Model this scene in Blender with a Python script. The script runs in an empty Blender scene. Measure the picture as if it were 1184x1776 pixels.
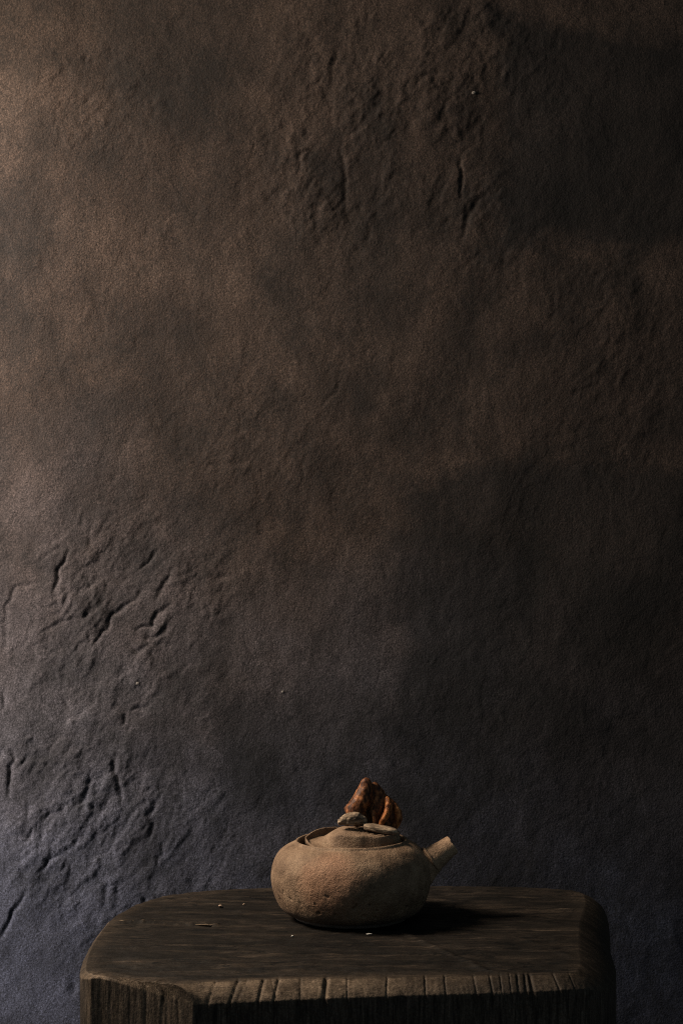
import bpy, bmesh, math, random
import numpy as np
from mathutils import Vector, Matrix

sc = bpy.context.scene
COL = sc.collection
TOP = 0.45                       # height of the block's top above the floor
CAM_H = TOP + 0.377
F = 3357.0                       # focal length in photograph pixels (1184 x 1776 frame)

# ------------------------------------------------------------------ camera
cam = bpy.data.cameras.new('camera')
cam.sensor_fit = 'VERTICAL'; cam.sensor_height = 36.0; cam.sensor_width = 24.0
cam.lens = 36.0 * F / 1776.0
cam.clip_start = 0.05; cam.clip_end = 60
cam.dof.use_dof = True; cam.dof.focus_distance = 1.745; cam.dof.aperture_fstop = 13.0
camo = bpy.data.objects.new('camera', cam); COL.objects.link(camo)
camo.location = (0, 0, CAM_H); camo.rotation_euler = (math.radians(90), 0, 0)
sc.camera = camo

# ------------------------------------------------------------------ light
w = bpy.data.worlds.new('World'); sc.world = w; w.use_nodes = True
bg = w.node_tree.nodes['Background']
bg.inputs[0].default_value = (0.62, 0.86, 1.0, 1); bg.inputs[1].default_value = 0.16   # dim, cool room light

def area(name, loc, aim, sx, sy, power, col, spread=180):
    l = bpy.data.lights.new(name, 'AREA'); l.shape = 'RECTANGLE'; l.size = sx; l.size_y = sy
    l.energy = power; l.color = col; l.spread = math.radians(spread)
    o = bpy.data.objects.new(name, l); COL.objects.link(o); o.location = loc
    o.rotation_euler = (Vector(aim) - Vector(loc)).to_track_quat('-Z', 'Y').to_euler()
    return o
# one window-like source, high on the left and a little towards the viewer
area('window_light', (-0.90, 1.755, 1.40), (0.0, 1.78, 0.50), 0.36, 0.36, 40.0, (1.0, 0.86, 0.69))
# added unseen lamp, tall and narrow, grazing the wall to brighten its left side
area('wall_fill_light', (-0.56, 1.945, 0.76), (-0.10, 2.12, 0.73), 0.06, 1.00, 2.7, (1.0, 0.92, 0.86), 85)

vs = sc.view_settings
sc.display_settings.display_device = 'sRGB'
vs.view_transform = 'Standard'; vs.look = 'None'; vs.exposure = 0; vs.gamma = 1; vs.use_curve_mapping = False
sc.cycles.use_denoising = False
sc.cycles.max_bounces = 6; sc.cycles.filter_width = 1.1

# ------------------------------------------------------------------ helpers
def px(x, y, Y):                 # photograph pixel at depth Y -> world point
    return ((x - 592.0) / F * Y, Y, CAM_H - (y - 888.0) / F * Y)

_rng = np.random.RandomState(7)
_perm = np.concatenate([_rng.permutation(256)] * 3)
_g3 = _rng.normal(size=(256, 3)); _g3 /= np.linalg.norm(_g3, axis=1)[:, None]
def perlin(x, y, z):
    x, y, z = np.broadcast_arrays(np.asarray(x, float), np.asarray(y, float), np.asarray(z, float))
    xi = np.floor(x).astype(int); yi = np.floor(y).astype(int); zi = np.floor(z).astype(int)
    xf = x - xi; yf = y - yi; zf = z - zi
    u = xf**3*(xf*(xf*6-15)+10); v = yf**3*(yf*(yf*6-15)+10); s = zf**3*(zf*(zf*6-15)+10)
    xi &= 255; yi &= 255; zi &= 255
    def g(a, b, c):
        h = _perm[_perm[_perm[(xi+a) & 255] + ((yi+b) & 255)] + ((zi+c) & 255)]
        gr = _g3[h]
        return gr[..., 0]*(xf-a) + gr[..., 1]*(yf-b) + gr[..., 2]*(zf-c)
    def L(a, b, t): return a + (b-a)*t
    return 1.5*L(L(L(g(0,0,0), g(1,0,0), u), L(g(0,1,0), g(1,1,0), u), v),
                 L(L(g(0,0,1), g(1,0,1), u), L(g(0,1,1), g(1,1,1), u), v), s)
def fbm(x, y, z, o=4, gain=0.5):
    r = 0; a = 1.0; f = 1.0
    for k in range(o):
        r = r + a*perlin(x*f + 17.3*k, y*f + 5.1*k, z*f + 9.7*k); a *= gain; f *= 2.03
    return r
def sstep(a, b, x):
    t = np.clip((x-a)/(b-a), 0, 1); return t*t*(3-2*t)
def seg_dist(x, y, pts):
    """distance to a polyline and the running parameter 0..1"""
    best = np.full(x.shape, 1e9); par = np.zeros(x.shape); n = len(pts)-1
    for i in range(n):
        ax, ay = pts[i]; bx, by = pts[i+1]; dx, dy = bx-ax, by-ay
        t = np.clip(((x-ax)*dx + (y-ay)*dy)/(dx*dx+dy*dy+1e-12), 0, 1)
        d = np.hypot(x-ax-t*dx, y-ay-t*dy)
        m = d < best; best = np.where(m, d, best); par = np.where(m, (i+t)/n, par)
    return best, par

def link(o, parent=None, kind=None, label=None, cat=None, group=None):
    COL.objects.link(o)
    if parent is not None: o.parent = parent
    if kind: o['kind'] = kind
    if label: o['label'] = label
    if cat: o['category'] = cat
    if group: o['group'] = group
    return o
def mesh_np(name, V, Fq, smooth=True):
    me = bpy.data.meshes.new(name)
    V = np.asarray(V, np.float32); Fq = np.asarray(Fq, np.int32)
    k = Fq.shape[1]
    me.vertices.add(len(V)); me.vertices.foreach_set('co', V.ravel())
    me.loops.add(Fq.size); me.loops.foreach_set('vertex_index', Fq.ravel())
    me.polygons.add(len(Fq)); me.polygons.foreach_set('loop_start', np.arange(0, Fq.size, k, dtype=np.int32))
    me.polygons.foreach_set('use_smooth', np.full(len(Fq), smooth))
    me.update(calc_edges=True); me.validate()
    return me
def grid_faces(nu, nv, wrap):    # index = iv*nu + iu
    iu = np.arange(nu if wrap else nu-1); iv = np.arange(nv-1)
    U, Vv = np.meshgrid(iu, iv); U2 = (U+1) % nu
    return np.stack([Vv*nu+U, Vv*nu+U2, (Vv+1)*nu+U2, (Vv+1)*nu+U], -1).reshape(-1, 4)
def add_attr(me, name, vals):
    a = me.attributes.new(name, 'FLOAT', 'POINT'); a.data.foreach_set('value', np.asarray(vals, np.float32))

# ---- small node-material kit
class NM:
    def __init__(s, name):
        s.m = bpy.data.materials.new(name); s.m.use_nodes = True
        s.nt = s.m.node_tree; s.b = s.nt.nodes['Principled BSDF']
    def n(s, t, **kw):
        n = s.nt.nodes.new(t)
        for k, v in kw.items(): setattr(n, k, v)
        return n
    def l(s, a, b): s.nt.links.new(a, b)
    def coord(s, scale=(1,1,1), loc=(0,0,0), rot=(0,0,0)):
        tc = s.n('ShaderNodeTexCoord'); mp = s.n('ShaderNodeMapping')
        mp.inputs['Scale'].default_value = scale; mp.inputs['Location'].default_value = loc; mp.inputs['Rotation'].default_value = rot
        s.l(tc.outputs['Object'], mp.inputs['Vector']); return mp.outputs['Vector']
    def noise(s, vec, scale, detail=4, rough=0.55, dist=0):
        n = s.n('ShaderNodeTexNoise'); n.inputs['Scale'].default_value = scale; n.inputs['Detail'].default_value = detail
        n.inputs['Roughness'].default_value = rough; n.inputs['Distortion'].default_value = dist
        s.l(vec, n.inputs['Vector']); return n.outputs['Fac']
    def ramp(s, fac, stops):
        r = s.n('ShaderNodeValToRGB'); e = r.color_ramp.elements
        while len(e) < len(stops): e.new(0.5)
        for el, (p, c) in zip(e, stops):
            el.position = p; el.color = (c, c, c, 1) if not isinstance(c, tuple) else (*c, 1)
        s.l(fac, r.inputs['Fac']); return r.outputs['Color']
    def mix(s, fac, a, b, mode='MIX'):
        m = s.n('ShaderNodeMix'); m.data_type = 'RGBA'; m.blend_type = mode
        for sock, v in ((m.inputs[0], fac), (m.inputs[6], a), (m.inputs[7], b)):
            if isinstance(v, (int, float)): sock.default_value = v
            elif isinstance(v, tuple): sock.default_value = (*v, 1)
            else: s.l(v, sock)
        return m.outputs[2]
    def math(s, op, a, b=0.0, c=0.0):
        m = s.n('ShaderNodeMath'); m.operation = op
        for sock, v in zip(m.inputs, (a, b, c)):
            if isinstance(v, (int, float)): sock.default_value = v
            else: s.l(v, sock)
        return m.outputs[0]
    def attr(s, name):
        a = s.n('ShaderNodeAttribute'); a.attribute_name = name; return a.outputs['Fac']
    def bump(s, h, dist, strength=1.0, normal=None):
        b = s.n('ShaderNodeBump'); b.inputs['Distance'].default_value = dist; b.inputs['Strength'].default_value = strength
        s.l(h, b.inputs['Height'])
        if normal is not None: s.l(normal, b.inputs['Normal'])
        return b.outputs['Normal']
    def out(s, col=None, rough=0.8, normal=None, spec=0.3):
        if col is not None:
            if isinstance(col, tuple): s.b.inputs['Base Color'].default_value = (*col, 1)
            else: s.l(col, s.b.inputs['Base Color'])
        if isinstance(rough, (int, float)): s.b.inputs['Roughness'].default_value = rough
        else: s.l(rough, s.b.inputs['Roughness'])
        s.b.inputs['Specular IOR Level'].default_value = spec
        if normal is not None: s.l(normal, s.b.inputs['Normal'])
        return s.m

# ------------------------------------------------------------------ wall
WALL_Y = 2.04
def wall_material():
    k = NM('earth_plaster'); c = k.coord()
    sep = k.n('ShaderNodeSeparateXYZ'); k.l(c, sep.inputs[0])
    big = k.noise(c, 3.2, 5, 0.6); 
    # brown above, slate-grey below, ragged overlap; slate lightened to paint the lower-left glow
    h = k.math('ADD', sep.outputs['Z'], k.math('MULTIPLY', k.math('SUBTRACT', big, 0.5), 0.42))
    h = k.math('ADD', h, k.math('MULTIPLY', sep.outputs['X'], 0.22))
    t = k.ramp(k.math('MULTIPLY', k.math('SUBTRACT', h, 0.40), 1.4), [(0.0, 0.0), (0.62, 1.0)])
    brown = k.ramp(k.noise(k.coord(loc=(3, 1, 2)), 9, 6, 0.62), [(0.26, (0.0094, 0.0057, 0.0042)), (0.50, (0.0188, 0.0119, 0.0088)), (0.72, (0.0300, 0.0197, 0.0149))])
    slate = k.ramp(k.noise(k.coord(loc=(7, 1, 5)), 11, 6, 0.62), [(0.26, (0.0138, 0.0130, 0.0156)), (0.50, (0.0240, 0.0226, 0.0268)), (0.72, (0.0395, 0.0375, 0.0435))])
    # bluer towards the foot of the wall
    h2 = k.math('ADD', sep.outputs['Z'], k.math('MULTIPLY', k.math('SUBTRACT', k.noise(k.coord(loc=(2, 9, 1)), 6, 5, 0.6), 0.5), 0.25))
    bl = k.ramp(k.math('SUBTRACT', h2, 0.32), [(0.05, 1.0), (0.28, 0.0)])
    slate = k.mix(bl, slate, k.mix(1.0, slate, (1.0, 1.14, 1.42), 'MULTIPLY'))
    col = k.mix(t, slate, brown)
    # ragged dark patches: stains, plus centre and right shade painted into the colour
    def stain_shade(cx, cz, hx, hz, amt, col, seed):
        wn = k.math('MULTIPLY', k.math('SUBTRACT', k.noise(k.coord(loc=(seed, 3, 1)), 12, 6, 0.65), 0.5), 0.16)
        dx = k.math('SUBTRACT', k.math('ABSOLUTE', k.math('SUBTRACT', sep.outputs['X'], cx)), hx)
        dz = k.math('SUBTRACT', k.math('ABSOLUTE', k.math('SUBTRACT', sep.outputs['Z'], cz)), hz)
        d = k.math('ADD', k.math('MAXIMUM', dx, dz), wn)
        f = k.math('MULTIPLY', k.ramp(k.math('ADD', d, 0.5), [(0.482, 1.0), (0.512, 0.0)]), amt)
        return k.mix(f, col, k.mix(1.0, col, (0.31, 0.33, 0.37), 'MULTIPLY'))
    col = stain_shade(0.285, 1.225, 0.120, 0.12, 1.0, col, 4.0)
    col = stain_shade(0.36, 0.46, 0.31, 0.42, 0.88, col, 8.5)  # shade of the lower right wall, painted as a patch
    col = stain_shade(-0.03, 0.575, 0.10, 0.075, 0.55, col, 13.0)
    col = stain_shade(-0.16, 1.33, 0.09, 0.06, 0.40, col, 17.0)
    # vertical streaks and blotches of old damp
    st = k.ramp(k.noise(k.coord(scale=(1, 1, 0.22), loc=(1, 0, 4)), 16, 5, 0.6), [(0.30, 0.72), (0.55, 1.0)])
    col = k.mix(0.75, col, st, 'MULTIPLY')
    # old patches and water marks with their own ragged edges
    pt = k.ramp(k.noise(k.coord(scale=(1.2, 1, 0.8), loc=(11.7, 2, 3.4)), 5.5, 7, 0.64, 0.7), [(0.34, 0.62), (0.44, 0.78), (0.475, 1.0), (0.60, 1.0), (0.64, 1.08)])
    col = k.mix(1.0, col, pt, 'MULTIPLY')
    pt2 = k.ramp(k.noise(k.coord(loc=(1.3, 6, 2.1)), 17, 6, 0.68, 0.4), [(0.36, 0.58), (0.47, 0.98), (0.62, 1.40)])
    col = k.mix(0.8, col, pt2, 'MULTIPLY')
    # sandy grains
    gr = k.ramp(k.noise(c, 560, 3, 0.75), [(0.34, 0.40), (0.5, 1.0), (0.66, 1.75)])
    col = k.mix(1.0, col, gr, 'MULTIPLY')
    gr2 = k.ramp(k.noise(c, 1000, 2, 0.7), [(0.34, 0.45), (0.5, 1.0), (0.66, 1.65)])
    col = k.mix(1.0, col, gr2, 'MULTIPLY')
    n1 = k.bump(k.noise(c, 90, 6, 0.68), 0.0005)
    n2 = k.bump(k.noise(c, 520, 3, 0.6), 0.0006, 1.0, n1)
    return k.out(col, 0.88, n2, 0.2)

def axis(lo, f0, f1, hi, fine, coarse):
    return np.concatenate([np.arange(lo, f0, coarse), np.arange(f0, f1, fine), np.arange(f1, hi + coarse*0.5, coarse)])
def build_wall():
    xs = axis(-1.7, -0.42, 0.42, 1.7, 0.0015, 0.014); zs = axis(0.0, 0.24, 1.42, 2.3, 0.0015, 0.014)
    X, Z = np.meshgrid(xs, zs)
    P = lambda x, y: (px(x, y, WALL_Y)[0], px(x, y, WALL_Y)[2])
    h = 0.0040*fbm(X*3.1, Z*3.1, 0.3, 3) + 0.0006*fbm(X*15, Z*12, 4.2, 4)
    h += 0.00022*fbm(X*60, Z*35, 7.7, 3)
    def blob(x, y, rx, ry):
        cx, cz = P(x, y); s = WALL_Y/F
        return np.exp(-((X-cx)/(rx*s))**2 - ((Z-cz)/(ry*s))**2)
    m = np.clip(blob(200, 1040, 170, 130) + blob(110, 1420, 240, 210) + 0.75*blob(700, 130, 210, 160) + 0.55*blob(560, 320, 130, 110)
                + 0.5*blob(830, 380, 90, 120) + 0.35*blob(1050, 600, 130, 220) + 0.5*blob(160, 180, 120, 90) + 0.3*blob(450, 780, 160, 120)
                + 0.4*blob(880, 20, 90, 80), 0, 1)
    m = m*sstep(-0.25, 0.35, fbm(X*9, Z*9, 21.0, 3)+0.25) + 0.05
    # flaking scarps, running mostly up to the right
    a = math.radians(52); U = X*math.cos(a) + Z*math.sin(a); V = -X*math.sin(a) + Z*math.cos(a)
    wx = 0.35*fbm(X*24, Z*24, 2.0, 3); wz = 0.35*fbm(X*24, Z*24, 9.0, 3)
    n1 = fbm(U*24 + wx, V*46 + wz, 1.5, 4, 0.55)
    n2 = fbm(U*50 + wz, V*85 + wx, 8.5, 3, 0.5)
    h += m*(0.0007*sstep(-0.02, 0.06, n1) + 0.0005*sstep(0.26, 0.32, n1) + 0.00045*sstep(0.05, 0.14, n2) + 0.0003*sstep(-0.3, -0.22, n2) + 0.0002*sstep(0.0, 0.12, fbm(U*95+wx, V*150+wz, 3.3, 2)))
    h += m*0.0003*fbm(X*130, Z*110, 3.0, 3)
    # thin coats of plaster that have peeled, leaving crisp low steps
    pe = fbm(X*5.5 + 3.1, Z*5.0, 14.0, 5, 0.55); pe2 = fbm(X*8 - 2.0, Z*6.5, 33.0, 5, 0.55)
    h += 0.00022*sstep(0.04, 0.06, pe) + 0.0002*sstep(-0.30, -0.28, pe) + (0.00012 + 0.0003*m)*sstep(0.10, 0.12, pe2)
    pit = fbm(X*85, Z*85, 51.0, 2); h -= (0.00012 + 0.0004*m)*sstep(0.52, 0.75, pit)
    # single cracks, dents and trowel cuts one can point to
    strokes = [
        ([(122,958),(104,985),(94,1028)], 5, 4.0), ([(62,1008),(30,1020),(12,1050),(10,1130)], 5, 2.2), ([(275,958),(246,988)], 5, 3.2),
        ([(300,985),(282,1010),(272,1040)], 5, 2.6), ([(235,1040),(200,1062),(185,1092),(168,1112)], 5, 3.8), ([(292,1048),(262,1082),(238,1092)], 5, 3.6),
        ([(290,1090),(258,1112)], 5, 3.4), ([(152,1062),(148,1066)], 6, 3.4), ([(125,1072),(70,1095)], 5, 2.0), ([(228,1122),(236,1130),(258,1120)], 5, 2.8),
        ([(250,1226),(228,1232)], 6, 2.8), ([(112,1212),(122,1230)], 6, 2.6), ([(8,1200),(6,1228)], 6, 3.0), ([(218,1230),(212,1260)], 5, 1.8),
        ([(22,1300),(20,1340),(14,1378)], 5, 4.5), ([(55,1308),(32,1326)], 5, 3.4), ([(4,1306),(0,1318)], 8, 4), ([(196,1316),(204,1350),(211,1382)], 6, 4.2),
        ([(158,1352),(148,1380),(138,1404)], 6, 4.0), ([(160,1396),(164,1402)], 6, 3.2), ([(110,1400),(78,1424)], 5, 3.2), ([(53,1396),(52,1418)], 6, 3.0),
        ([(57,1440),(52,1458)], 7, 3.6), ([(75,1436),(74,1462)], 8, 3.0), ([(268,1390),(256,1414)], 6, 3.2), ([(262,1422),(258,1454)], 6, 3.2),
        ([(112,1480),(88,1492),(70,1514)], 6, 3.8), ([(284,1462),(272,1500)], 6, 2.6), ([(42,1550),(22,1590),(2,1624)], 6, 5.0), ([(186,1530),(184,1568)], 8, 2.6),
        ([(252,1556),(252,1568)], 7, 3.2), ([(128,1700),(126,1724)], 10, 3.5), ([(40,1490),(38,1500)], 6, 2.6), ([(206,1530),(203,1560)], 7, 2.0),
        ([(520,300),(516,268),(530,258),(578,268)], 5, 2.8), ([(592,266),(598,300),(600,368)], 6, 2.6), ([(798,272),(797,342)], 4, 3.6),
        ([(842,338),(812,366),(800,420)], 6, 3.0), ([(586,88),(574,122)], 6, 2.4), ([(560,126),(540,160)], 6, 2.2), ([(640,392),(634,420)], 6, 2.0),
        ([(960,480),(955,570)], 7, 1.0), ([(1100,640),(1060,700),(1020,716)], 8, 0.8), ([(155,98),(150,112)], 6, 3), ([(166,104),(160,114)], 6, 2.6),
        ([(400,1000),(370,1000)], 8, 2.4), ([(690,230),(640,262)], 5, 1.5), ([(660,180),(620,226)], 5, 1.6),
        ([(330,810),(430,800),(540,830)], 9, 0.8), ([(590,660),(560,710)], 6, 1.2),
    ]
    s = WALL_Y/F
    wob = 0.0030*fbm(X*70, Z*70, 5.5, 2)
    for pts, wd, dep in strokes:
        wp = [P(*q) for q in pts]; dep *= 0.55 if pts[0][1] < 900 else 0.72
        x0 = min(q[0] for q in wp)-0.03; x1 = max(q[0] for q in wp)+0.03; z0 = min(q[1] for q in wp)-0.03; z1 = max(q[1] for q in wp)+0.03
        i0, i1 = np.searchsorted(xs, [x0, x1]); j0, j1 = np.searchsorted(zs, [z0, z1])
        if i1 <= i0 or j1 <= j0: continue
        sl = (slice(j0, j1), slice(i0, i1))
        d, t = seg_dist(X[sl] + wob[sl], Z[sl] - wob[sl], wp)
        taper = 0.35 + 0.65*np.sin(np.pi*np.clip(t*0.9 + 0.05, 0, 1))
        h[sl] -= dep*0.00075*taper*np.exp(-(d/(wd*s*0.72))**2)
        h[sl] += dep*0.0001*taper*np.exp(-(d/(wd*s*3.2))**2)
    V3 = np.stack([X, WALL_Y - h, Z], -1).reshape(-1, 3)
    me = mesh_np('plaster_wall', V3, grid_faces(len(xs), len(zs), False))
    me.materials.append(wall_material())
    o = bpy.data.objects.new('plaster_wall', me)
    link(o, None, None, 'rough dark brown and slate grey plaster wall filling the background', 'wall')
    return o, (xs, zs, h)
wall, (wxs, wzs, wh) = build_wall()

def icos(sub):
    bm = bmesh.new(); bmesh.ops.create_icosphere(bm, subdivisions=sub, radius=1.0); return bm
def rock_mesh(name, sx, sy, sz, seed, amp=0.22, sub=2, mat=None):
    bm = icos(sub); V = np.array([v.co[:] for v in bm.verts])
    d = 1 + amp*fbm(V[:, 0]*1.4 + seed, V[:, 1]*1.4, V[:, 2]*1.4, 3)
    for v, k in zip(bm.verts, d): v.co = Vector((v.co.x*k*sx, v.co.y*k*sy, v.co.z*k*sz))
    me = bpy.data.meshes.new(name); bm.to_mesh(me); bm.free()
    if mat: me.materials.append(mat)
    return me
def plain(name, col, rough=0.8, spec=0.3, scale=400):
    k = NM(name); n = k.noise(k.coord(), scale, 3)
    c = k.ramp(n, [(0.3, tuple(v*0.75 for v in col)), (0.7, tuple(min(1, v*1.2) for v in col))])
    return k.out(c, rough, k.bump(n, 0.0004), spec)
fleck_mat = plain('pale_lime', (0.09, 0.077, 0.066))
for i, (fx, fy, r) in enumerate([(821, 161, 3.0), (239, 1185, 2.4), (490, 1200, 2.2)]):
    p = px(fx, fy, WALL_Y); hz = wh[np.searchsorted(wzs, p[2]), np.searchsorted(wxs, p[0])]
    s = WALL_Y/F*r
    o = bpy.data.objects.new('lime_fleck', rock_mesh('lime_fleck', s*1.2, s*0.6, s*0.9, i*3.1, 0.3, 2, fleck_mat))
    o.location = (p[0], WALL_Y - hz - s*0.2, p[2]); link(o, wall)

# floor (below the frame)
k = NM('dark_earth_floor'); n = k.noise(k.coord(), 14, 6)
fm = k.out(k.ramp(n, [(0.3, (0.05, 0.042, 0.036)), (0.7, (0.09, 0.078, 0.068))]), 0.9, k.bump(n, 0.004), 0.2)
fo = bpy.data.objects.new('floor', mesh_np('floor', [(-1.7, -0.6, -0.004), (1.7, -0.6, -0.004), (1.7, 2.2, -0.004), (-1.7, 2.2, -0.004)], [(0, 1, 2, 3)]))
fo.data.materials.append(fm); link(fo, None, 'structure')

# ------------------------------------------------------------------ wooden block
def wood_material():
    k = NM('old_dark_timber')
    edge = k.attr('wear'); side = k.attr('side')
    gx = k.coord(scale=(1, 6, 6)); gz = k.coord(scale=(30, 30, 3.0), loc=(2, 3, 1))
    nt = k.noise(gx, 13, 7, 0.70, 0.8); ns = k.noise(gz, 14, 6, 0.68, 0.3)
    grain = k.mix(side, nt, ns)
    dark = k.ramp(grain, [(0.30, (0.0022, 0.0016, 0.0012)), (0.50, (0.0066, 0.0048, 0.0035)), (0.70, (0.022, 0.0155, 0.0107))])
    blot = k.ramp(k.noise(k.coord(scale=(0.6, 1, 1), loc=(4, 4, 4)), 26, 7, 0.70), [(0.34, 0.35), (0.50, 0.9), (0.66, 1.9)])
    dark = k.mix(0.8, dark, blot, 'MULTIPLY')
    ck = k.math('ABSOLUTE', k.math('SUBTRACT', k.noise(k.coord(scale=(1, 5, 5), loc=(3, 1, 9)), 7, 4, 0.55, 0.4), 0.5))
    dark = k.mix(1.0, dark, k.ramp(ck, [(0.004, 0.25), (0.012, 1.0)]), 'MULTIPLY')      # hairline drying checks
    wk = k.ramp(k.noise(k.coord(scale=(1, 9, 9), loc=(8, 1, 2)), 12, 5, 0.6, 0.3), [(0.60, 1.0), (0.70, 2.4)])
    dark = k.mix(1.0, dark, wk, 'MULTIPLY')                                             # paler rubbed fibres
    worn = k.ramp(k.noise(k.coord(), 120, 5, 0.7), [(0.30, (0.045, 0.030, 0.019)), (0.6, (0.135, 0.094, 0.062)), (0.8, (0.23, 0.168, 0.115))])
    e2 = k.math('MULTIPLY', edge, k.ramp(k.noise(k.coord(loc=(9, 2, 6)), 45, 5, 0.65), [(0.30, 0.35), (0.58, 1.0)]))
    raw = k.ramp(grain, [(0.28, (0.014, 0.0105, 0.008)), (0.50, (0.030, 0.023, 0.018)), (0.72, (0.060, 0.046, 0.036))])
    dark = k.mix(side, dark, raw)
    fib = k.ramp(k.noise(k.coord(scale=(1, 1, 0.08), loc=(6, 2, 3)), 420, 4, 0.7, 0.5), [(0.36, 0.3), (0.47, 0.9), (0.64, 1.5)])
    dark = k.mix(side, dark, k.mix(1.0, dark, fib, 'MULTIPLY')); worn0 = fib
    worn = k.mix(k.math('MULTIPLY', side, 0.8), worn, k.mix(1.0, worn, fib, 'MULTIPLY'))
    col = k.mix(e2, dark, worn)
    fine = k.ramp(k.noise(k.coord(scale=(1, 2, 1)), 700, 2, 0.6), [(0.36, 0.55), (0.5, 1.0), (0.66, 1.5)])
    col = k.mix(0.7, col, fine, 'MULTIPLY')
    nb = k.bump(grain, 0.0007)
    nb = k.bump(k.noise(k.coord(scale=(1, 3, 1)), 420, 3, 0.6), 0.0005, 1.0, nb)
    return k.out(col, 0.66, nb, 0.10)

def catmull(P, corner, dens, ds):
    """closed curve through P (n x k); corner flags keep a sharp bend; ds gives spacing per span"""
    P = np.asarray(P, float); n = len(P); out = []; tags = []
    for i in range(n):
        p1, p2 = P[i], P[(i+1) % n]
        p0 = P[i-1] if not corner[i] else 2*p1-p2
        p3 = P[(i+2) % n] if not corner[(i+1) % n] else 2*p2-p1
        m = max(3, int(np.linalg.norm(p2[3:5]-p1[3:5])/ds[i]))
        t = (np.arange(m)/m)[:, None]
        out.append(0.5*((2*p1) + (-p0+p2)*t + (2*p0-5*p1+4*p2-p3)*t*t + (-p0+3*p1-3*p2+p3)*t**3))
        tags.append(i + t[:, 0])
    return np.concatenate(out), np.concatenate(tags)

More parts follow.
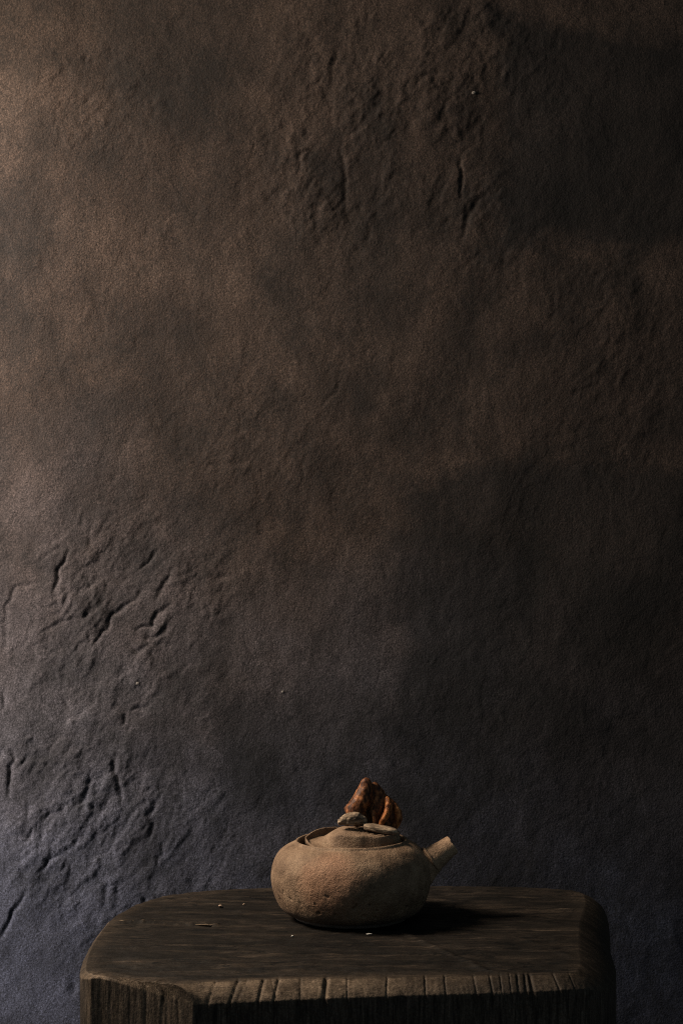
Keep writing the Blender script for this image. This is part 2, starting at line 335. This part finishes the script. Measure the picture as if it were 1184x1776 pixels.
def build_block():
    # per point: top outline (x, y), then lower outline (x, y) and its drop; plus sampling step towards the next point, corner flag, wear
    C = [ # Tx, Ty,  Lx, Ly, drop, step, corner, wear
        (-0.082, 1.938, -0.082, 1.945, 0.008, .004, 0, .25),
        (-0.150, 1.9176, -0.153, 1.925, 0.008, .003, 0, .3),
        (-0.186, 1.8806, -0.191, 1.885, 0.008, .003, 0, .35),
        (-0.205, 1.826, -0.211, 1.828, 0.008, .003, 0, .35),
        (-0.2135, 1.765, -0.220, 1.766, 0.008, .003, 0, .35),
        (-0.2155, 1.683, -0.2215, 1.683, 0.008, .0022, 0, .3),
        (-0.2115, 1.605, -0.2165, 1.603, 0.007, .0012, 0, .3),
        (-0.2040, 1.5795, -0.2060, 1.5775, 0.004, .0007, 0, .8),
        (-0.1900, 1.5728, -0.1905, 1.5712, 0.003, .0007, 0, .9),
        (-0.1365, 1.5492, -0.118, 1.5410, 0.0155, .0007, 1, .8),
        (-0.085, 1.5575, -0.070, 1.5450, 0.0140, .0007, 0, 1),
        (-0.020, 1.5630, -0.015, 1.5500, 0.0130, .0007, 0, 1),
        (0.060, 1.5700, 0.062, 1.5570, 0.0120, .0007, 0, .55),
        (0.140, 1.5770, 0.142, 1.5645, 0.0115, .0007, 0, .28),
        (0.185, 1.5830, 0.193, 1.5720, 0.0110, .0012, 0, .18),
        (0.198, 1.610, 0.220, 1.600, 0.020, .002, 0, .15),
        (0.206, 1.683, 0.238, 1.683, 0.026, .003, 0, .05),
        (0.2185, 1.7775, 0.247, 1.780, 0.024, .003, 0, .05),
        (0.236, 1.875, 0.257, 1.878, 0.016, .003, 0, .1),
        (0.232, 1.924, 0.250, 1.935, 0.012, .004, 0, .15),
        (0.190, 1.939, 0.193, 1.948, 0.008, .004, 0, .2),
        (0.0976, 1.949, 0.0976, 1.957, 0.008, .004, 0, .25),
        (0.010, 1.946, 0.010, 1.954, 0.008, .004, 0, .25),
    ]
    P = [(c[0], c[1], c[7], c[2], c[3], c[4]) for c in C]
    S, tag = catmull(P, [c[6] for c in C], None, [c[5] for c in C])
    nu = len(S); T = S[:, 0:2]; wear0 = np.clip(S[:, 2], 0, 1); Lw = S[:, 3:5]; drop = S[:, 5]
    clip = sstep(6.6, 7.2, tag)*(1-sstep(9.0, 9.02, tag)); front = sstep(9.0, 9.05, tag)*(1-sstep(14.2, 15.2, tag))
    ctr = np.array([0.012, 1.755])
    rows = []; wear = []; side = []; zone = []
    # top: rings from the middle to the edge
    sv = np.concatenate([np.linspace(0.0, 0.80, 70, endpoint=False)**0.9 * 0.8**0.1, np.linspace(0.80, 1.0, 60)])
    for s in sv:
        xy = ctr + (T-ctr)*max(s, 0.002)
        rows.append(np.column_stack([xy, np.zeros(nu)])); near = sstep(0.9, 1.0, s)**2
        wear.append(0.35*wear0*near + 0.0); side.append(np.zeros(nu)); zone.append(np.zeros(nu))
    # rounded-over edge
    for v in np.linspace(0, 1, 17)[1:]:
        a = v*math.pi/2
        rd = 0.28 + 0.62*np.exp(-((tag-9)/0.16)**2)[:, None]
        bh = (1-rd)*v + rd*math.sin(a); bv = ((1-rd)*v + rd*(1-math.cos(a)))[:, 0]
        xy = T + (Lw-T)*bh
        rows.append(np.column_stack([xy, -drop*bv])); wear.append(wear0*(1.0 if v < 0.99 else 0.6))
        side.append(np.full(nu, sstep(0.2, 0.9, np.array(v)))*np.maximum(clip, 0.6)); zone.append(np.full(nu, v))
    zz = np.concatenate([np.linspace(0, 0.055, 46)[1:], np.linspace(0.055, 1, 30)[1:]])
    for q in zz:
        z = -drop - (TOP - drop)*q if q > 0.055 else -drop - 0.45*q*(TOP-drop)/0.45
        rows.append(np.column_stack([Lw, z])); wear.append(0.12*wear0*(1-sstep(0, 0.01, np.array(q))) + 0.34*clip); side.append(np.ones(nu)); zone.append(np.full(nu, 1.0))
    R = np.array(rows); nv = len(R); W = np.array(wear); Sd = np.array(side); Zn = np.array(zone)
    # outward direction in plan
    tang = np.roll(Lw, -1, 0) - np.roll(Lw, 1, 0); tang /= np.linalg.norm(tang, axis=1)[:, None]
    nrm = np.column_stack([tang[:, 1], -tang[:, 0]])
    if np.sum(nrm*(Lw-ctr)) < 0: nrm = -nrm
    arc = np.concatenate([[0], np.cumsum(np.linalg.norm(np.diff(Lw, axis=0), axis=1))])
    X, Y, Z = R[..., 0], R[..., 1], R[..., 2]
    topm = (Zn == 0)
    # --- top relief: grain, hollows, a long split with raised fibres
    dz = 0.0009*fbm(X*50, Y*130, 40.0, 3) + 0.0011*fbm(X*7, Y*60, 0.5, 4) + 0.0016*fbm(X*9, Y*14, 3.5, 3) + 0.0004*fbm(X*40, Y*260, 6.0, 2)
    edgef = np.concatenate([np.repeat(sstep(0.93, 1.0, sv)[:, None], nu, 1), np.ones((nv-len(sv), nu))])
    def P2(x, y): 
        Yd = 0.377*F/(y-888.0); return ((x-592.0)/F*Yd, Yd)
    d, t = seg_dist(X, Y + 0.0012*fbm(X*60, Y*3, 2.2, 3), [P2(184, 1602), P2(260, 1603), P2(300, 1604), P2(375, 1607)])
    sgn = (Y > np.interp(X, [P2(184,1602)[0], P2(375,1607)[0]], [P2(184,1602)[1], P2(375,1607)[1]]))
    am = 0.35 + 0.9*np.abs(fbm(X*55, Y*20, 4.0, 4, 0.7))
    spl = np.exp(-(d/0.009)**2)*np.where(sgn, 1.0, 0.0)*0.0030*am - np.exp(-(d/0.0022)**2)*0.0016*np.where(sgn, 0.2, 1.0)
    dz += spl*np.where(t >= 1, np.exp(-(d/0.003)), 1)
    W = W + np.where(topm, 0.6, 0)*np.exp(-(d/0.0040)**2)*np.clip(am-0.62, 0, 1)
    ridges = [([(690,1612),(770,1650),(850,1685),(890,1690)], 0.0012, 0.004), ([(900,1628),(960,1645),(990,1660)], 0.0008, 0.004), ([(700,1630),(860,1640),(990,1622)], 0.0006, 0.004)]
    for pts, a, wd in ridges:
        d, t = seg_dist(X, Y + 0.003*fbm(X*30, Y*3, 8.2, 2), [P2(*q) for q in pts]); dz += a*np.exp(-(d/wd)**2)
    Z = Z + dz*np.where(topm, 1, 0.0 + (1-Zn)*0.9)*(1-0.3*edgef)
    # ragged lip above the split corner face
    lip = clip[None, :]*edgef*np.where(topm | (Zn < 0.5), 1, 0)
    Z = Z + lip*0.0016*fbm(arc[None, :]*120, 0*Z, 12.0, 3)
    # --- sides: fissures running down the fibres
    fis = fbm(arc[None, :]*70, R[..., 2]*5, 1.0, 4, 0.6)
    fis2 = fbm(arc[None, :]*260, R[..., 2]*12, 5.0, 3, 0.6)
    out = (0.0012*fis*np.where(clip > 0.5, 0.12, 1)[None, :] + 0.0003*fis2)*np.where(clip > 0.5, 0.40, 0.45)[None, :]
    out = out + 0.003*fbm(arc[None, :]*9, R[..., 2]*6, 2.0, 2)*sstep(0.0, 0.06, -R[..., 2])
    clipx = Lw[:, 0]/1.56*F + 592
    for cx, dep, wd in [(172, 3, 3), (225, 3, 3.5), (254, 6, 4.5), (284, 4, 3), (291, 5, 4), (190, 3, 3), (312, 2, 3), (205, 2, 3)]:
        out -= clip[None, :]*dep*0.00015*np.exp(-((clipx[None, :] + 3*fbm(R[..., 2]*40, 0*R[..., 2], cx, 2) - cx)/wd)**2)
    sidef = np.where(topm, 0, Zn)**1.5
    # --- checks cut across the worn front edge
    cracks = [(374,-14,2.5,1.4), (413,-14,3,2.4), (428,-18,2,1.3), (457,-9,3.4,2.6), (483,-8,3.0,2.4), (470,10,2,1.0), (521,0,2,1.2), (566,-4,5.5,4.5), (602,0,2,1.6), 
              (671,-1,2.2,2.2), (736,2,2.2,2.0), (770,3,2.0,1.8), (820,6,2.4,1.5), (848,6,2.4,2.0), (866,4,1.8,1.6), (882,4,1.8,1.4),
              (896,3,3.0,2.0), (909,3,3.0,2.4), (917,6,4.0,4.0), (958,12,2.4,1.8), (985,12,2.0,1.2)]
    fx = (X/np.maximum(Y, .1))*F + 592
    cut = np.zeros_like(X)
    vv = np.where(topm, 0, Zn); below = np.clip(-R[..., 2]-drop[None, :], 0, 1)
    wob = 2.2*fbm(R[..., 2]*160, 0*X, 31.0, 2)
    for cx, sl, wd, dep in cracks:
        reach = np.where(topm, np.exp(-np.clip(1-np.concatenate([sv, np.ones(nv-len(sv))]), 0, 1)[:, None]*60), 1)*np.exp(-below/0.02)
        cut += front[None, :]*reach*dep*0.001*np.exp(-((fx + wob*0.8 - cx - sl*vv)/(wd*0.6))**2)
    # a few nicks and dents on the edge
    rough = front[None, :]*np.where(topm, 0, 1)*(0.0004*fbm(X*260, Z*260, 14, 3) + 0.0004*fbm(X*40, Z*40, 24, 2))
    off = out*sidef - cut*np.where(topm, 0, 0.75) + rough
    X = X + nrm[None, :, 0]*off; Y = Y + nrm[None, :, 1]*off; Z = Z - cut*np.where(topm, 1.0, 0.55*(1-vv))
    Z[-1, :] = -TOP
    V = np.stack([X, Y, Z + TOP], -1).reshape(-1, 3)
    ctr3 = V[:nu].mean(0); Fq = grid_faces(nu, nv, True)
    org = np.array([ctr[0], ctr[1], 0.0])
    me = mesh_np('block_body', V - org, Fq[:, ::-1] if False else Fq)
    # close the tiny hole in the middle and the underside
    bm = bmesh.new(); bm.from_mesh(me); bm.verts.ensure_lookup_table()
    bm.faces.new([bm.verts[i] for i in range(nu)]); bm.faces.new([bm.verts[(nv-1)*nu + i] for i in reversed(range(nu))])
    bmesh.ops.recalc_face_normals(bm, faces=bm.faces[:]); bm.to_mesh(me); bm.free()
    add_attr(me, 'wear', W.ravel()); add_attr(me, 'side', Sd.ravel())
    me.materials.append(wood_material())
    root = bpy.data.objects.new('wooden_block', None); root.location = org
    link(root, None, None, 'heavy dark weathered timber block table with a split front corner under the teapot', 'table')
    o = bpy.data.objects.new('block_body', me); link(o, root)
    H = (X, Y, Z)
    return root, org, P2
block, BORG, P2 = build_block()

# pale splinters lifting from the long split and the corner lip
spl_mat = plain('raw_splinter_wood', (0.11, 0.078, 0.052), 0.8, 0.1, 500)
def splinter(p, length, width, height, rot, tilt=0.0, seed=0):
    n = 9; V = []; 
    for i in range(n):
        t = i/(n-1); wv = width*(0.25 + math.sin(math.pi*(0.12+0.80*t))*0.9)*(1-0.25*t); y0 = 0.4*width*math.sin(3.1*t + seed)
        for (a, b) in ((-1, 0), (-0.4, 1), (0.6, 0.8), (1, 0)):
            V.append(((t-0.5)*length, y0 + a*wv*0.5, b*height*(0.4+0.6*math.sin(math.pi*t)) + tilt*length*t))
    Fq = [(i*4+a, i*4+(a+1) % 4, (i+1)*4+(a+1) % 4, (i+1)*4+a) for i in range(n-1) for a in range(4)]
    me = bpy.data.meshes.new('splinter'); me.from_pydata(V, [], Fq + [(3, 2, 1, 0), tuple((n-1)*4+a for a in range(4))])
    me.materials.append(spl_mat)
    o = bpy.data.objects.new('splinter', me); o.location = Vector(p) - Vector(BORG); o.rotation_euler = (0, 0, rot); link(o, block); return o
for i, (x, y, L, wd, hh) in enumerate([(268, 1602, 0.011, .0030, .0016), (230, 1601, .006, .0022, .0014), (212, 1600, .005, .002, .0012), (356, 1606, .018, .0016, .0009), (330, 1604, .010, .0014, .0008), (292, 1603, .007, .0020, .0010)]):
    q = P2(x, y); splinter((q[0], q[1], TOP + 0.0012), L, wd, hh, random.Random(i).uniform(-.12, .12), 0, i)

# ------------------------------------------------------------------ teapot
PY = 1.80; PXM = F/PY
pot = bpy.data.objects.new('teapot', None); POT = Vector(((609-592)/PXM, PY, TOP)); pot.location = POT
link(pot, None, None, 'sandy brown stoneware teapot with stub spout and gnarled red wood knob on its lid', 'teapot')

def clay_material(name, flash=True, lift=1.0):
    k = NM(name); c = k.coord()
    base = k.ramp(k.noise(c, 55, 6, 0.62), [(p, tuple(v*lift for v in cv)) for p, cv in ((0.30, (0.074, 0.044, 0.026)), (0.52, (0.138, 0.087, 0.053)), (0.75, (0.222, 0.149, 0.095)))])
    if flash:   # pinkish flame flash on the side towards the viewer
        sub = k.n('ShaderNodeVectorMath'); sub.operation = 'DISTANCE'; k.l(c, sub.inputs[0]); sub.inputs[1].default_value = (-0.020, -0.068, 0.043)
        dn = k.math('ADD', sub.outputs['Value'], k.math('MULTIPLY', k.math('SUBTRACT', k.noise(c, 45, 4), 0.5), 0.020))
        f = k.ramp(dn, [(0.0, 1.0), (0.020, 1.0), (0.034, 0.0)])
        base = k.mix(k.math('MULTIPLY', f, 0.55), base, (0.225, 0.112, 0.064))
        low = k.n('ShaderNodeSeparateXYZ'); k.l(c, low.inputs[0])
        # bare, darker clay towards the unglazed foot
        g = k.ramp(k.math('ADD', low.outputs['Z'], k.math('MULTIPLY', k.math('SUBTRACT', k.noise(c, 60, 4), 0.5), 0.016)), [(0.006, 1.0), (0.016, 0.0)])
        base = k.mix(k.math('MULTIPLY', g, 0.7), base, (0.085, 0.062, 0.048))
    sp = k.ramp(k.noise(c, 900, 2, 0.7), [(0.36, 0.62), (0.5, 1.0), (0.64, 1.28)])
    col = k.mix(0.75, base, sp, 'MULTIPLY')
    dots = k.ramp(k.noise(c, 380, 2, 0.5), [(0.24, 0.3), (0.33, 1.0)])
    col = k.mix(0.55, col, dots, 'MULTIPLY')
    n1 = k.bump(k.noise(c, 420, 4, 0.65), 0.0012); n2 = k.bump(k.noise(c, 1100, 2, 0.6), 0.0004, 1.0, n1)
    return k.out(col, 0.68, n2, 0.18)
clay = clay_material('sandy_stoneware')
clay_lit = clay_material('sandy_stoneware_lit', False, 1.8)  # same clay lightened for spout and collar, their brighter light put into the colour

def revolve(prof, nu, disp=None):
    prof = np.asarray(prof); th = np.linspace(0, 2*math.pi, nu, endpoint=False)
    R = prof[:, 0][:, None]*np.ones(nu); Z = prof[:, 1][:, None]*np.ones(nu); TH = np.ones(len(prof))[:, None]*th
    V = np.stack([R*np.cos(TH), R*np.sin(TH), Z], -1)
    if disp: V = disp(V, R, Z, TH)
    return V.reshape(-1, 3), grid_faces(nu, len(prof), True)
def smooth_prof(pts, n):
    P = np.asarray(pts, float); m = len(P); out = []
    seg = np.linalg.norm(np.diff(P, axis=0), axis=1); tot = seg.sum()
    for i in range(m-1):
        p1, p2 = P[i], P[i+1]; p0 = P[i-1] if i else 2*p1-p2; p3 = P[i+2] if i+2 < m else 2*p2-p1
        k = max(2, int(n*seg[i]/tot)); t = (np.arange(k)/k)[:, None]
        out.append(0.5*((2*p1)+(-p0+p2)*t+(2*p0-5*p1+4*p2-p3)*t*t+(-p0+3*p1-3*p2+p3)*t**3))
    return np.vstack(out + [P[-1:]])

body_prof = smooth_prof([(0.0535, 0.0040), (0.0590, 0.0052), (0.0660, 0.0110), (0.0706, 0.0205), (0.0734, 0.0310), (0.0741, 0.0410), (0.0727, 0.0510),
                         (0.0690, 0.0590), (0.0628, 0.0655), (0.0570, 0.0690), (0.0545, 0.0700), (0.0530, 0.0708), (0.0520, 0.0726), (0.0505, 0.0728), (0.0494, 0.0712),
                         (0.0490, 0.0680), (0.0500, 0.0640), (0.0600, 0.0560), (0.0690, 0.0410), (0.0640, 0.0180), (0.0500, 0.0090), (0.0010, 0.0080)], 230)
def body_disp(V, R, Z, TH):
    x, y, z = V[..., 0], V[..., 1], V[..., 2]
    r = 1 + 0.012*fbm(x*22, y*22, z*22, 3)
    # thrown-and-pressed flats
    for a, c, wdt, amt in ((-1.98, 0.045, 0.24, 0.0016), (-2.75, 0.040, 0.30, 0.0006), (-1.30, 0.045, 0.25, 0.0008)):
        da = (TH-2*math.pi-a + math.pi) % (2*math.pi) - math.pi
        r -= amt/0.0756*np.exp(-(da/wdt)**2 - ((z-c)/0.024)**2)*0.35
    n = fbm(x*160, y*160, z*160, 3); r += 0.0032*n*np.clip(R/0.06, 0, 1)
    # dragged pits on the lower belly
    al = TH*0.0756; q = perlin(al*170 + z*120, z*170 - al*60, 3.0)
    low = sstep(0.045, 0.020, z)*sstep(0.002, 0.01, z)
    r -= 0.022*low*sstep(0.36, 0.62, q)
    V = V.copy(); V[..., 0] *= r; V[..., 1] *= r; V[..., 2] += 0.0008*np.cos(TH)*sstep(0.06, 0.07, Z) + 0.0006*fbm(x*30, y*30, 2.0, 2)*sstep(0.055, 0.07, Z)
    return V
V, Fq = revolve(body_prof, 560, body_disp)
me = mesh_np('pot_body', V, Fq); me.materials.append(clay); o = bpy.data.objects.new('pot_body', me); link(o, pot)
foot_prof = smooth_prof([(0.046, 0.0055), (0.0455, 0.0), (0.0480, -0.0004), (0.0515, 0.0), (0.0530, 0.0018), (0.0542, 0.0050), (0.0530, 0.0062)], 40)
V, Fq = revolve(foot_prof, 200, lambda V, R, Z, TH: V*np.array([1, 1, 1]) + np.stack([0*R, 0*R, 0.0002*fbm(V[..., 0]*80, V[..., 1]*80, 0, 2)+0.0004], -1))
me = mesh_np('foot_ring', V, Fq); me.materials.append(plain('bare_dark_clay', (0.10, 0.075, 0.06), 0.7)); o = bpy.data.objects.new('foot_ring', me); link(o, pot)

# spout
def ppt(x, y, dy=0.0):           # photograph pixel near the pot -> teapot-local point
    Yd = PY + dy; p = px(x, y, Yd); return Vector(p) - POT
tip = ppt(785, 1464, 0.004); bas = ppt(724, 1506, 0.0)
ax = (tip-bas).normalized(); Ls = (tip-bas).length
sp_prof = smooth_prof([(0.0140, -0.006), (0.0132, 0.004), (0.0118, Ls*0.30), (0.0106, Ls*0.55), (0.0096, Ls*0.80), (0.0091, Ls*0.94), (0.0090, Ls*0.985), (0.0085, Ls), (0.0068, Ls-0.0004), (0.0062, Ls-0.003), (0.0070, Ls*0.5), (0.0085, 0.0)], 90)
qd = ax.to_track_quat('Z', 'Y').inverted() @ Vector((0.35, 0, -1)); down = math.atan2(qd.y, qd.x)
def sp_disp(V, R, Z, TH):
    x, y, z = V[..., 0], V[..., 1], V[..., 2]; r = 1 + 0.03*fbm(x*60, y*60, z*60, 3) + 0.02*np.sin(z*560+0.6*np.sin(TH))*sstep(0, .02, z)*0.6
    r = r + 0.45*np.clip(1-Z/(Ls*0.9), 0, 1.1)**1.25*np.clip(np.cos(TH-down), 0, 1)**1.5*(R > 0.0088)   # throat flares into the belly below
    V = V.copy(); V[..., 0] *= r; V[..., 1] *= r; V[..., 2] += 0.0009*fbm(x*120, y*120, 3.0, 2)*sstep(Ls*0.9, Ls, Z); return V
V, Fq = revolve(sp_prof, 120, sp_disp)
spout_me = mesh_np('spout', V, Fq); spout_me.materials.append(clay_lit)
spout = bpy.data.objects.new('spout', spout_me); spout.location = bas; spout.rotation_euler = ax.to_track_quat('Z', 'Y').to_euler(); link(spout, pot)
zc = Ls*0.38
col_prof = smooth_prof([(0.0110, zc-0.0022), (0.0130, zc-0.0016), (0.0137, zc-0.0002), (0.0130, zc+0.0008), (0.0110, zc+0.0008)], 26)
V, Fq = revolve(col_prof, 120, lambda V, R, Z, TH: V*(1 + 0.02*fbm(V[..., 0]*90, V[..., 1]*90, 1.0, 2))[..., None])
me = mesh_np('spout_collar', V, Fq); me.materials.append(clay_lit); o = bpy.data.objects.new('spout_collar', me); link(o, spout)

# lid: a hand-built dish with an upturned lip behind and a low mound carrying the knob
LC = Vector((0.0055, 0.0, 0.0))
def build_lid():
    nu, nr = 360, 100; th = np.linspace(0, 2*math.pi, nu, endpoint=False); rr = np.concatenate([np.linspace(0.0005, 0.64, 40, endpoint=False), np.linspace(0.64, 0.88, 42, endpoint=False), np.linspace(0.88, 1.0, 18)])
    TH, RR = np.meshgrid(th, rr)
    Rm = 0.0480*(1 + 0.015*fbm(np.cos(TH)*1.5, np.sin(TH)*1.5, 0.0, 3))
    x = RR*Rm*np.cos(TH); y = RR*Rm*np.sin(TH)
    rgt = sstep(-0.5, 0.6, np.cos(TH)); 
    rgt = sstep(-0.35, 0.25, np.cos(TH+0.75)); wr = 0.68 + 0.15*sstep(0.2, 0.9, np.cos(TH))
    mound = (1-rgt)*0.0112*(1-sstep(0.20, 0.86, RR)) + rgt*((0.0112-0.0024*sstep(0.2, 0.7, RR))*(1-sstep(wr-0.02, wr+0.02, RR)) - 0.0015*sstep(wr-0.02, wr+0.02, RR)) + 0.003*np.exp(-((x+0.016)**2+(y+0.006)**2)/0.00022)
    back = 0.75*np.exp(-((TH-2.2)/0.75)**2) + 0.33*np.exp(-((TH-3.25)/0.25)**2)     # left and rear lip stands up
    lip = sstep(0.95, 0.985, RR)*0.0095*back
    z = 0.0715 + mound + lip - 0.0010*sstep(0.7, 0.9, RR)
    # layered drag marks on the right front flank
    lay = np.sin((RR*16 + 0.35*np.sin(3*TH)) * 2*math.pi*0.5)
    z += 0.0007*lay*sstep(0.25, 0.45, RR)*(1-sstep(0.8, 0.9, RR))*sstep(-0.2, 0.5, np.cos(TH+0.9))
    z += 0.0004*fbm(x*70, y*70, 4.0, 4)
    top = np.stack([x, y, z], -1)
    bot = top.copy(); bot[..., 2] = np.minimum(z-0.0032, 0.0690+0.0*z); bot = bot[::-1]
    V = np.concatenate([top, bot], 0).reshape(-1, 3)
    me = mesh_np('lid', V, grid_faces(nu, 2*nr, True)); me.materials.append(clay_material('weathered_lid_clay', False)); 
    o = bpy.data.objects.new('lid', me); o.location = LC; link(o, pot); return o
lid = build_lid()

# knob: gnarled red-brown wood grown from fused strands
def fused(name, balls, voxel, mat, amp, freq, stretch=(1, 1, 1)):
    bm = bmesh.new()
    for chain in balls:
        for i in range(len(chain)):
            p, r = chain[i]; pts = [(p, r)]
            if i+1 < len(chain):
                p2, r2 = chain[i+1]; n = max(2, int((p2-p).length/(0.35*min(r, r2))))
                pts = [(p.lerp(p2, k/n), r+(r2-r)*k/n) for k in range(n)]
            for c, rad in pts: bmesh.ops.create_icosphere(bm, subdivisions=2, radius=rad, matrix=Matrix.Translation(c))
    me = bpy.data.meshes.new(name); bm.to_mesh(me); bm.free()
    tmp = bpy.data.objects.new(name, me); COL.objects.link(tmp)
    md = tmp.modifiers.new('r', 'REMESH'); md.mode = 'VOXEL'; md.voxel_size = voxel
    ms = tmp.modifiers.new('s', 'SMOOTH'); ms.iterations = 4; ms.factor = 0.5
    dg = bpy.context.evaluated_depsgraph_get(); out = bpy.data.meshes.new_from_object(tmp.evaluated_get(dg))
    bpy.data.objects.remove(tmp); out.name = name
    n = len(out.vertices); co = np.empty(n*3, np.float32); out.vertices.foreach_get('co', co); co = co.reshape(-1, 3)
    no = np.empty(n*3, np.float32); out.vertices.foreach_get('normal', no); no = no.reshape(-1, 3)
    f = fbm(co[:, 0]*freq*stretch[0], co[:, 1]*freq*stretch[1], co[:, 2]*freq*stretch[2], 4, 0.6)
    co = co + no*(amp*f)[:, None]; out.vertices.foreach_set('co', co.ravel().astype(np.float32))
    out.polygons.foreach_set('use_smooth', np.ones(len(out.polygons), bool)); out.update()
    out.materials.clear(); out.materials.append(mat)
    return out
def gnarl(name, lo, mid, hi):
    k = NM(name); c = k.coord(scale=(1, 1, 0.45))
    cc = k.ramp(k.noise(c, 300, 5, 0.65), [(0.36, lo), (0.5, mid), (0.66, hi)])
    cc = k.mix(0.6, cc, k.ramp(k.noise(k.coord(), 110, 4, 0.6), [(0.34, 0.45), (0.55, 1.1)]), 'MULTIPLY')
    return k.out(cc, 0.5, k.bump(k.noise(c, 420, 4, 0.65), 0.0006), 0.12)
knob_mat = gnarl('gnarled_red_wood', (0.020, 0.0072, 0.0036), (0.078, 0.028, 0.0110), (0.250, 0.095, 0.035))
strand_mat = gnarl('gnarled_orange_wood', (0.060, 0.018, 0.006), (0.230, 0.078, 0.024), (0.460, 0.180, 0.060))
def kp(x, y, f=0.0): return ppt(x, y, f) - LC
u = 1/PXM
B = lambda x, y, r, f=0.0: (kp(x, y, f), r*u)
balls = [
    [B(634, 1358, 10, .000), B(632, 1373, 14, .000), B(626, 1389, 17, -.001), B(616, 1405, 18, -.002), B(620, 1418, 17, -.001)],
    [B(601, 1402, 5, .004), B(608, 1408, 8, .004), B(616, 1414, 9, .003)],
    [B(650, 1364, 8, .005), B(655, 1378, 13, .006), B(656, 1398, 18, .006), B(650, 1420, 18, .004)],
    [B(666, 1388, 11, .007), B(674, 1402, 17, .007), B(677, 1416, 18, .006), B(668, 1426, 15, .004)],
    [B(646, 1408, 5, -.004), B(650, 1424, 5, -.006), B(648, 1434, 5, -.006)],
]
knob = bpy.data.objects.new('knob', fused('knob', balls, 0.0010, knob_mat, 0.0006, 150, (1, 1, 0.6))); link(knob, lid)
strands = [
    [B(671, 1385, 4, -.003), B(674, 1398, 7, -.005), B(671, 1411, 7, -.007), B(664, 1422, 6, -.008), B(659, 1432, 5, -.008)],
    [B(685, 1396, 4, -.002), B(690, 1408, 7, -.002), B(691, 1420, 7, -.002), B(685, 1432, 7, -.001)],
]
for st in strands:
    o = bpy.data.objects.new('knob_strand', fused('knob_strand', [st], 0.0008, strand_mat, 0.0006, 190, (1, 1, 0.5))); link(o, lid)
    o['label'] = 'orange brown twisted wooden strand beside the knob'
knob['label'] = 'gnarled red brown wooden knob'
grey = NM('weathered_grey_wood'); c = grey.coord(scale=(0.5, 1, 2.6), rot=(0, 0.25, 0))
gcol = grey.ramp(grey.noise(c, 160, 5, 0.65), [(0.34, (0.045, 0.030, 0.019)), (0.5, (0.160, 0.108, 0.068)), (0.66, (0.32, 0.235, 0.155))])
grey_mat = grey.out(gcol, 0.8, grey.bump(grey.noise(c, 260, 4), 0.0012), 0.3)
stump = [[B(591, 1425, 7, -.014), B(602, 1421, 11, -.013), B(614, 1419, 12, -.012), B(627, 1423, 10, -.009)]]
o = bpy.data.objects.new('knob_root', fused('knob_root', stump, 0.0010, grey_mat, 0.0010, 170)); link(o, lid); o['label'] = 'rounded pale grey root end under the knob'
# flat pale chip under the right strands
def chip():
    n = 40; V = []; c0 = kp(659, 1437.5, -.017)
    Lx, Ly, Hz = 30*u, 13*u, 4.6*u
    a = np.linspace(0, 2*math.pi, n, endpoint=False)
    ou = np.stack([Lx*np.sign(np.cos(a))*np.abs(np.cos(a))**0.7, Ly*np.sign(np.sin(a))*np.abs(np.sin(a))**0.8], -1)*(1+0.05*fbm(np.cos(a)*3, np.sin(a)*3, 1.0, 3))[:, None]
    rows = []
    for s, z in ((0.02, 1.05), (0.5, 1.1), (0.85, 1.0), (0.97, 0.8), (1.0, 0.3), (1.0, -0.4), (0.96, -0.9), (0.8, -1.0), (0.02, -1.0)):
        zz = z*Hz + 0.0004*fbm(ou[:, 0]*200*s, ou[:, 1]*200*s, z, 2)
        rows.append(np.column_stack([ou*s, zz]))
    V = np.vstack(rows); me = mesh_np('lid_chip', V, grid_faces(n, len(rows), True)); me.materials.append(grey_mat)
    o = bpy.data.objects.new('knob_plate', me); o.location = c0; o.rotation_euler = (math.radians(4), math.radians(10), math.radians(-6)); link(o, lid)
    o['label'] = 'flat pale grey slip of wood under the knob'
chip()

# ------------------------------------------------------------------ crumbs on the block
crumb_mat = plain('pale_crumb', (0.25, 0.17, 0.12), 0.8); white_mat = plain('white_crumb', (0.36, 0.33, 0.29), 0.8)
for x, y, a, b, cz, rot, m, lab in [
        (382, 1573, 3.2, 2.4, 1.8, 0.3, crumb_mat, 'larger pinkish crumb on the block, leftmost near its back edge'),
        (423, 1570.5, 2.2, 1.8, 1.5, 0.9, crumb_mat, 'small pinkish crumb on the block between the larger crumb and the teapot'),
        (507, 1625.5, 2.2, 1.8, 1.4, 0.2, white_mat, 'tiny white crumb on the block, front left of the teapot'),
        (640, 1621.5, 5.5, 2.0, 1.1, 0.1, white_mat, 'thin white sliver on the block in front of the teapot')]:
    q = P2(x, y); s = q[1]/F
    o = bpy.data.objects.new('crumb', rock_mesh('crumb', a*s, b*s, cz*s, x*0.1, 0.35, 2, m))
    o.location = (q[0], q[1], TOP + 0.0006 + cz*s*0.6); o.rotation_euler = (0, 0, rot); link(o, None, None, lab, 'crumb', 'crumbs scattered on the block')
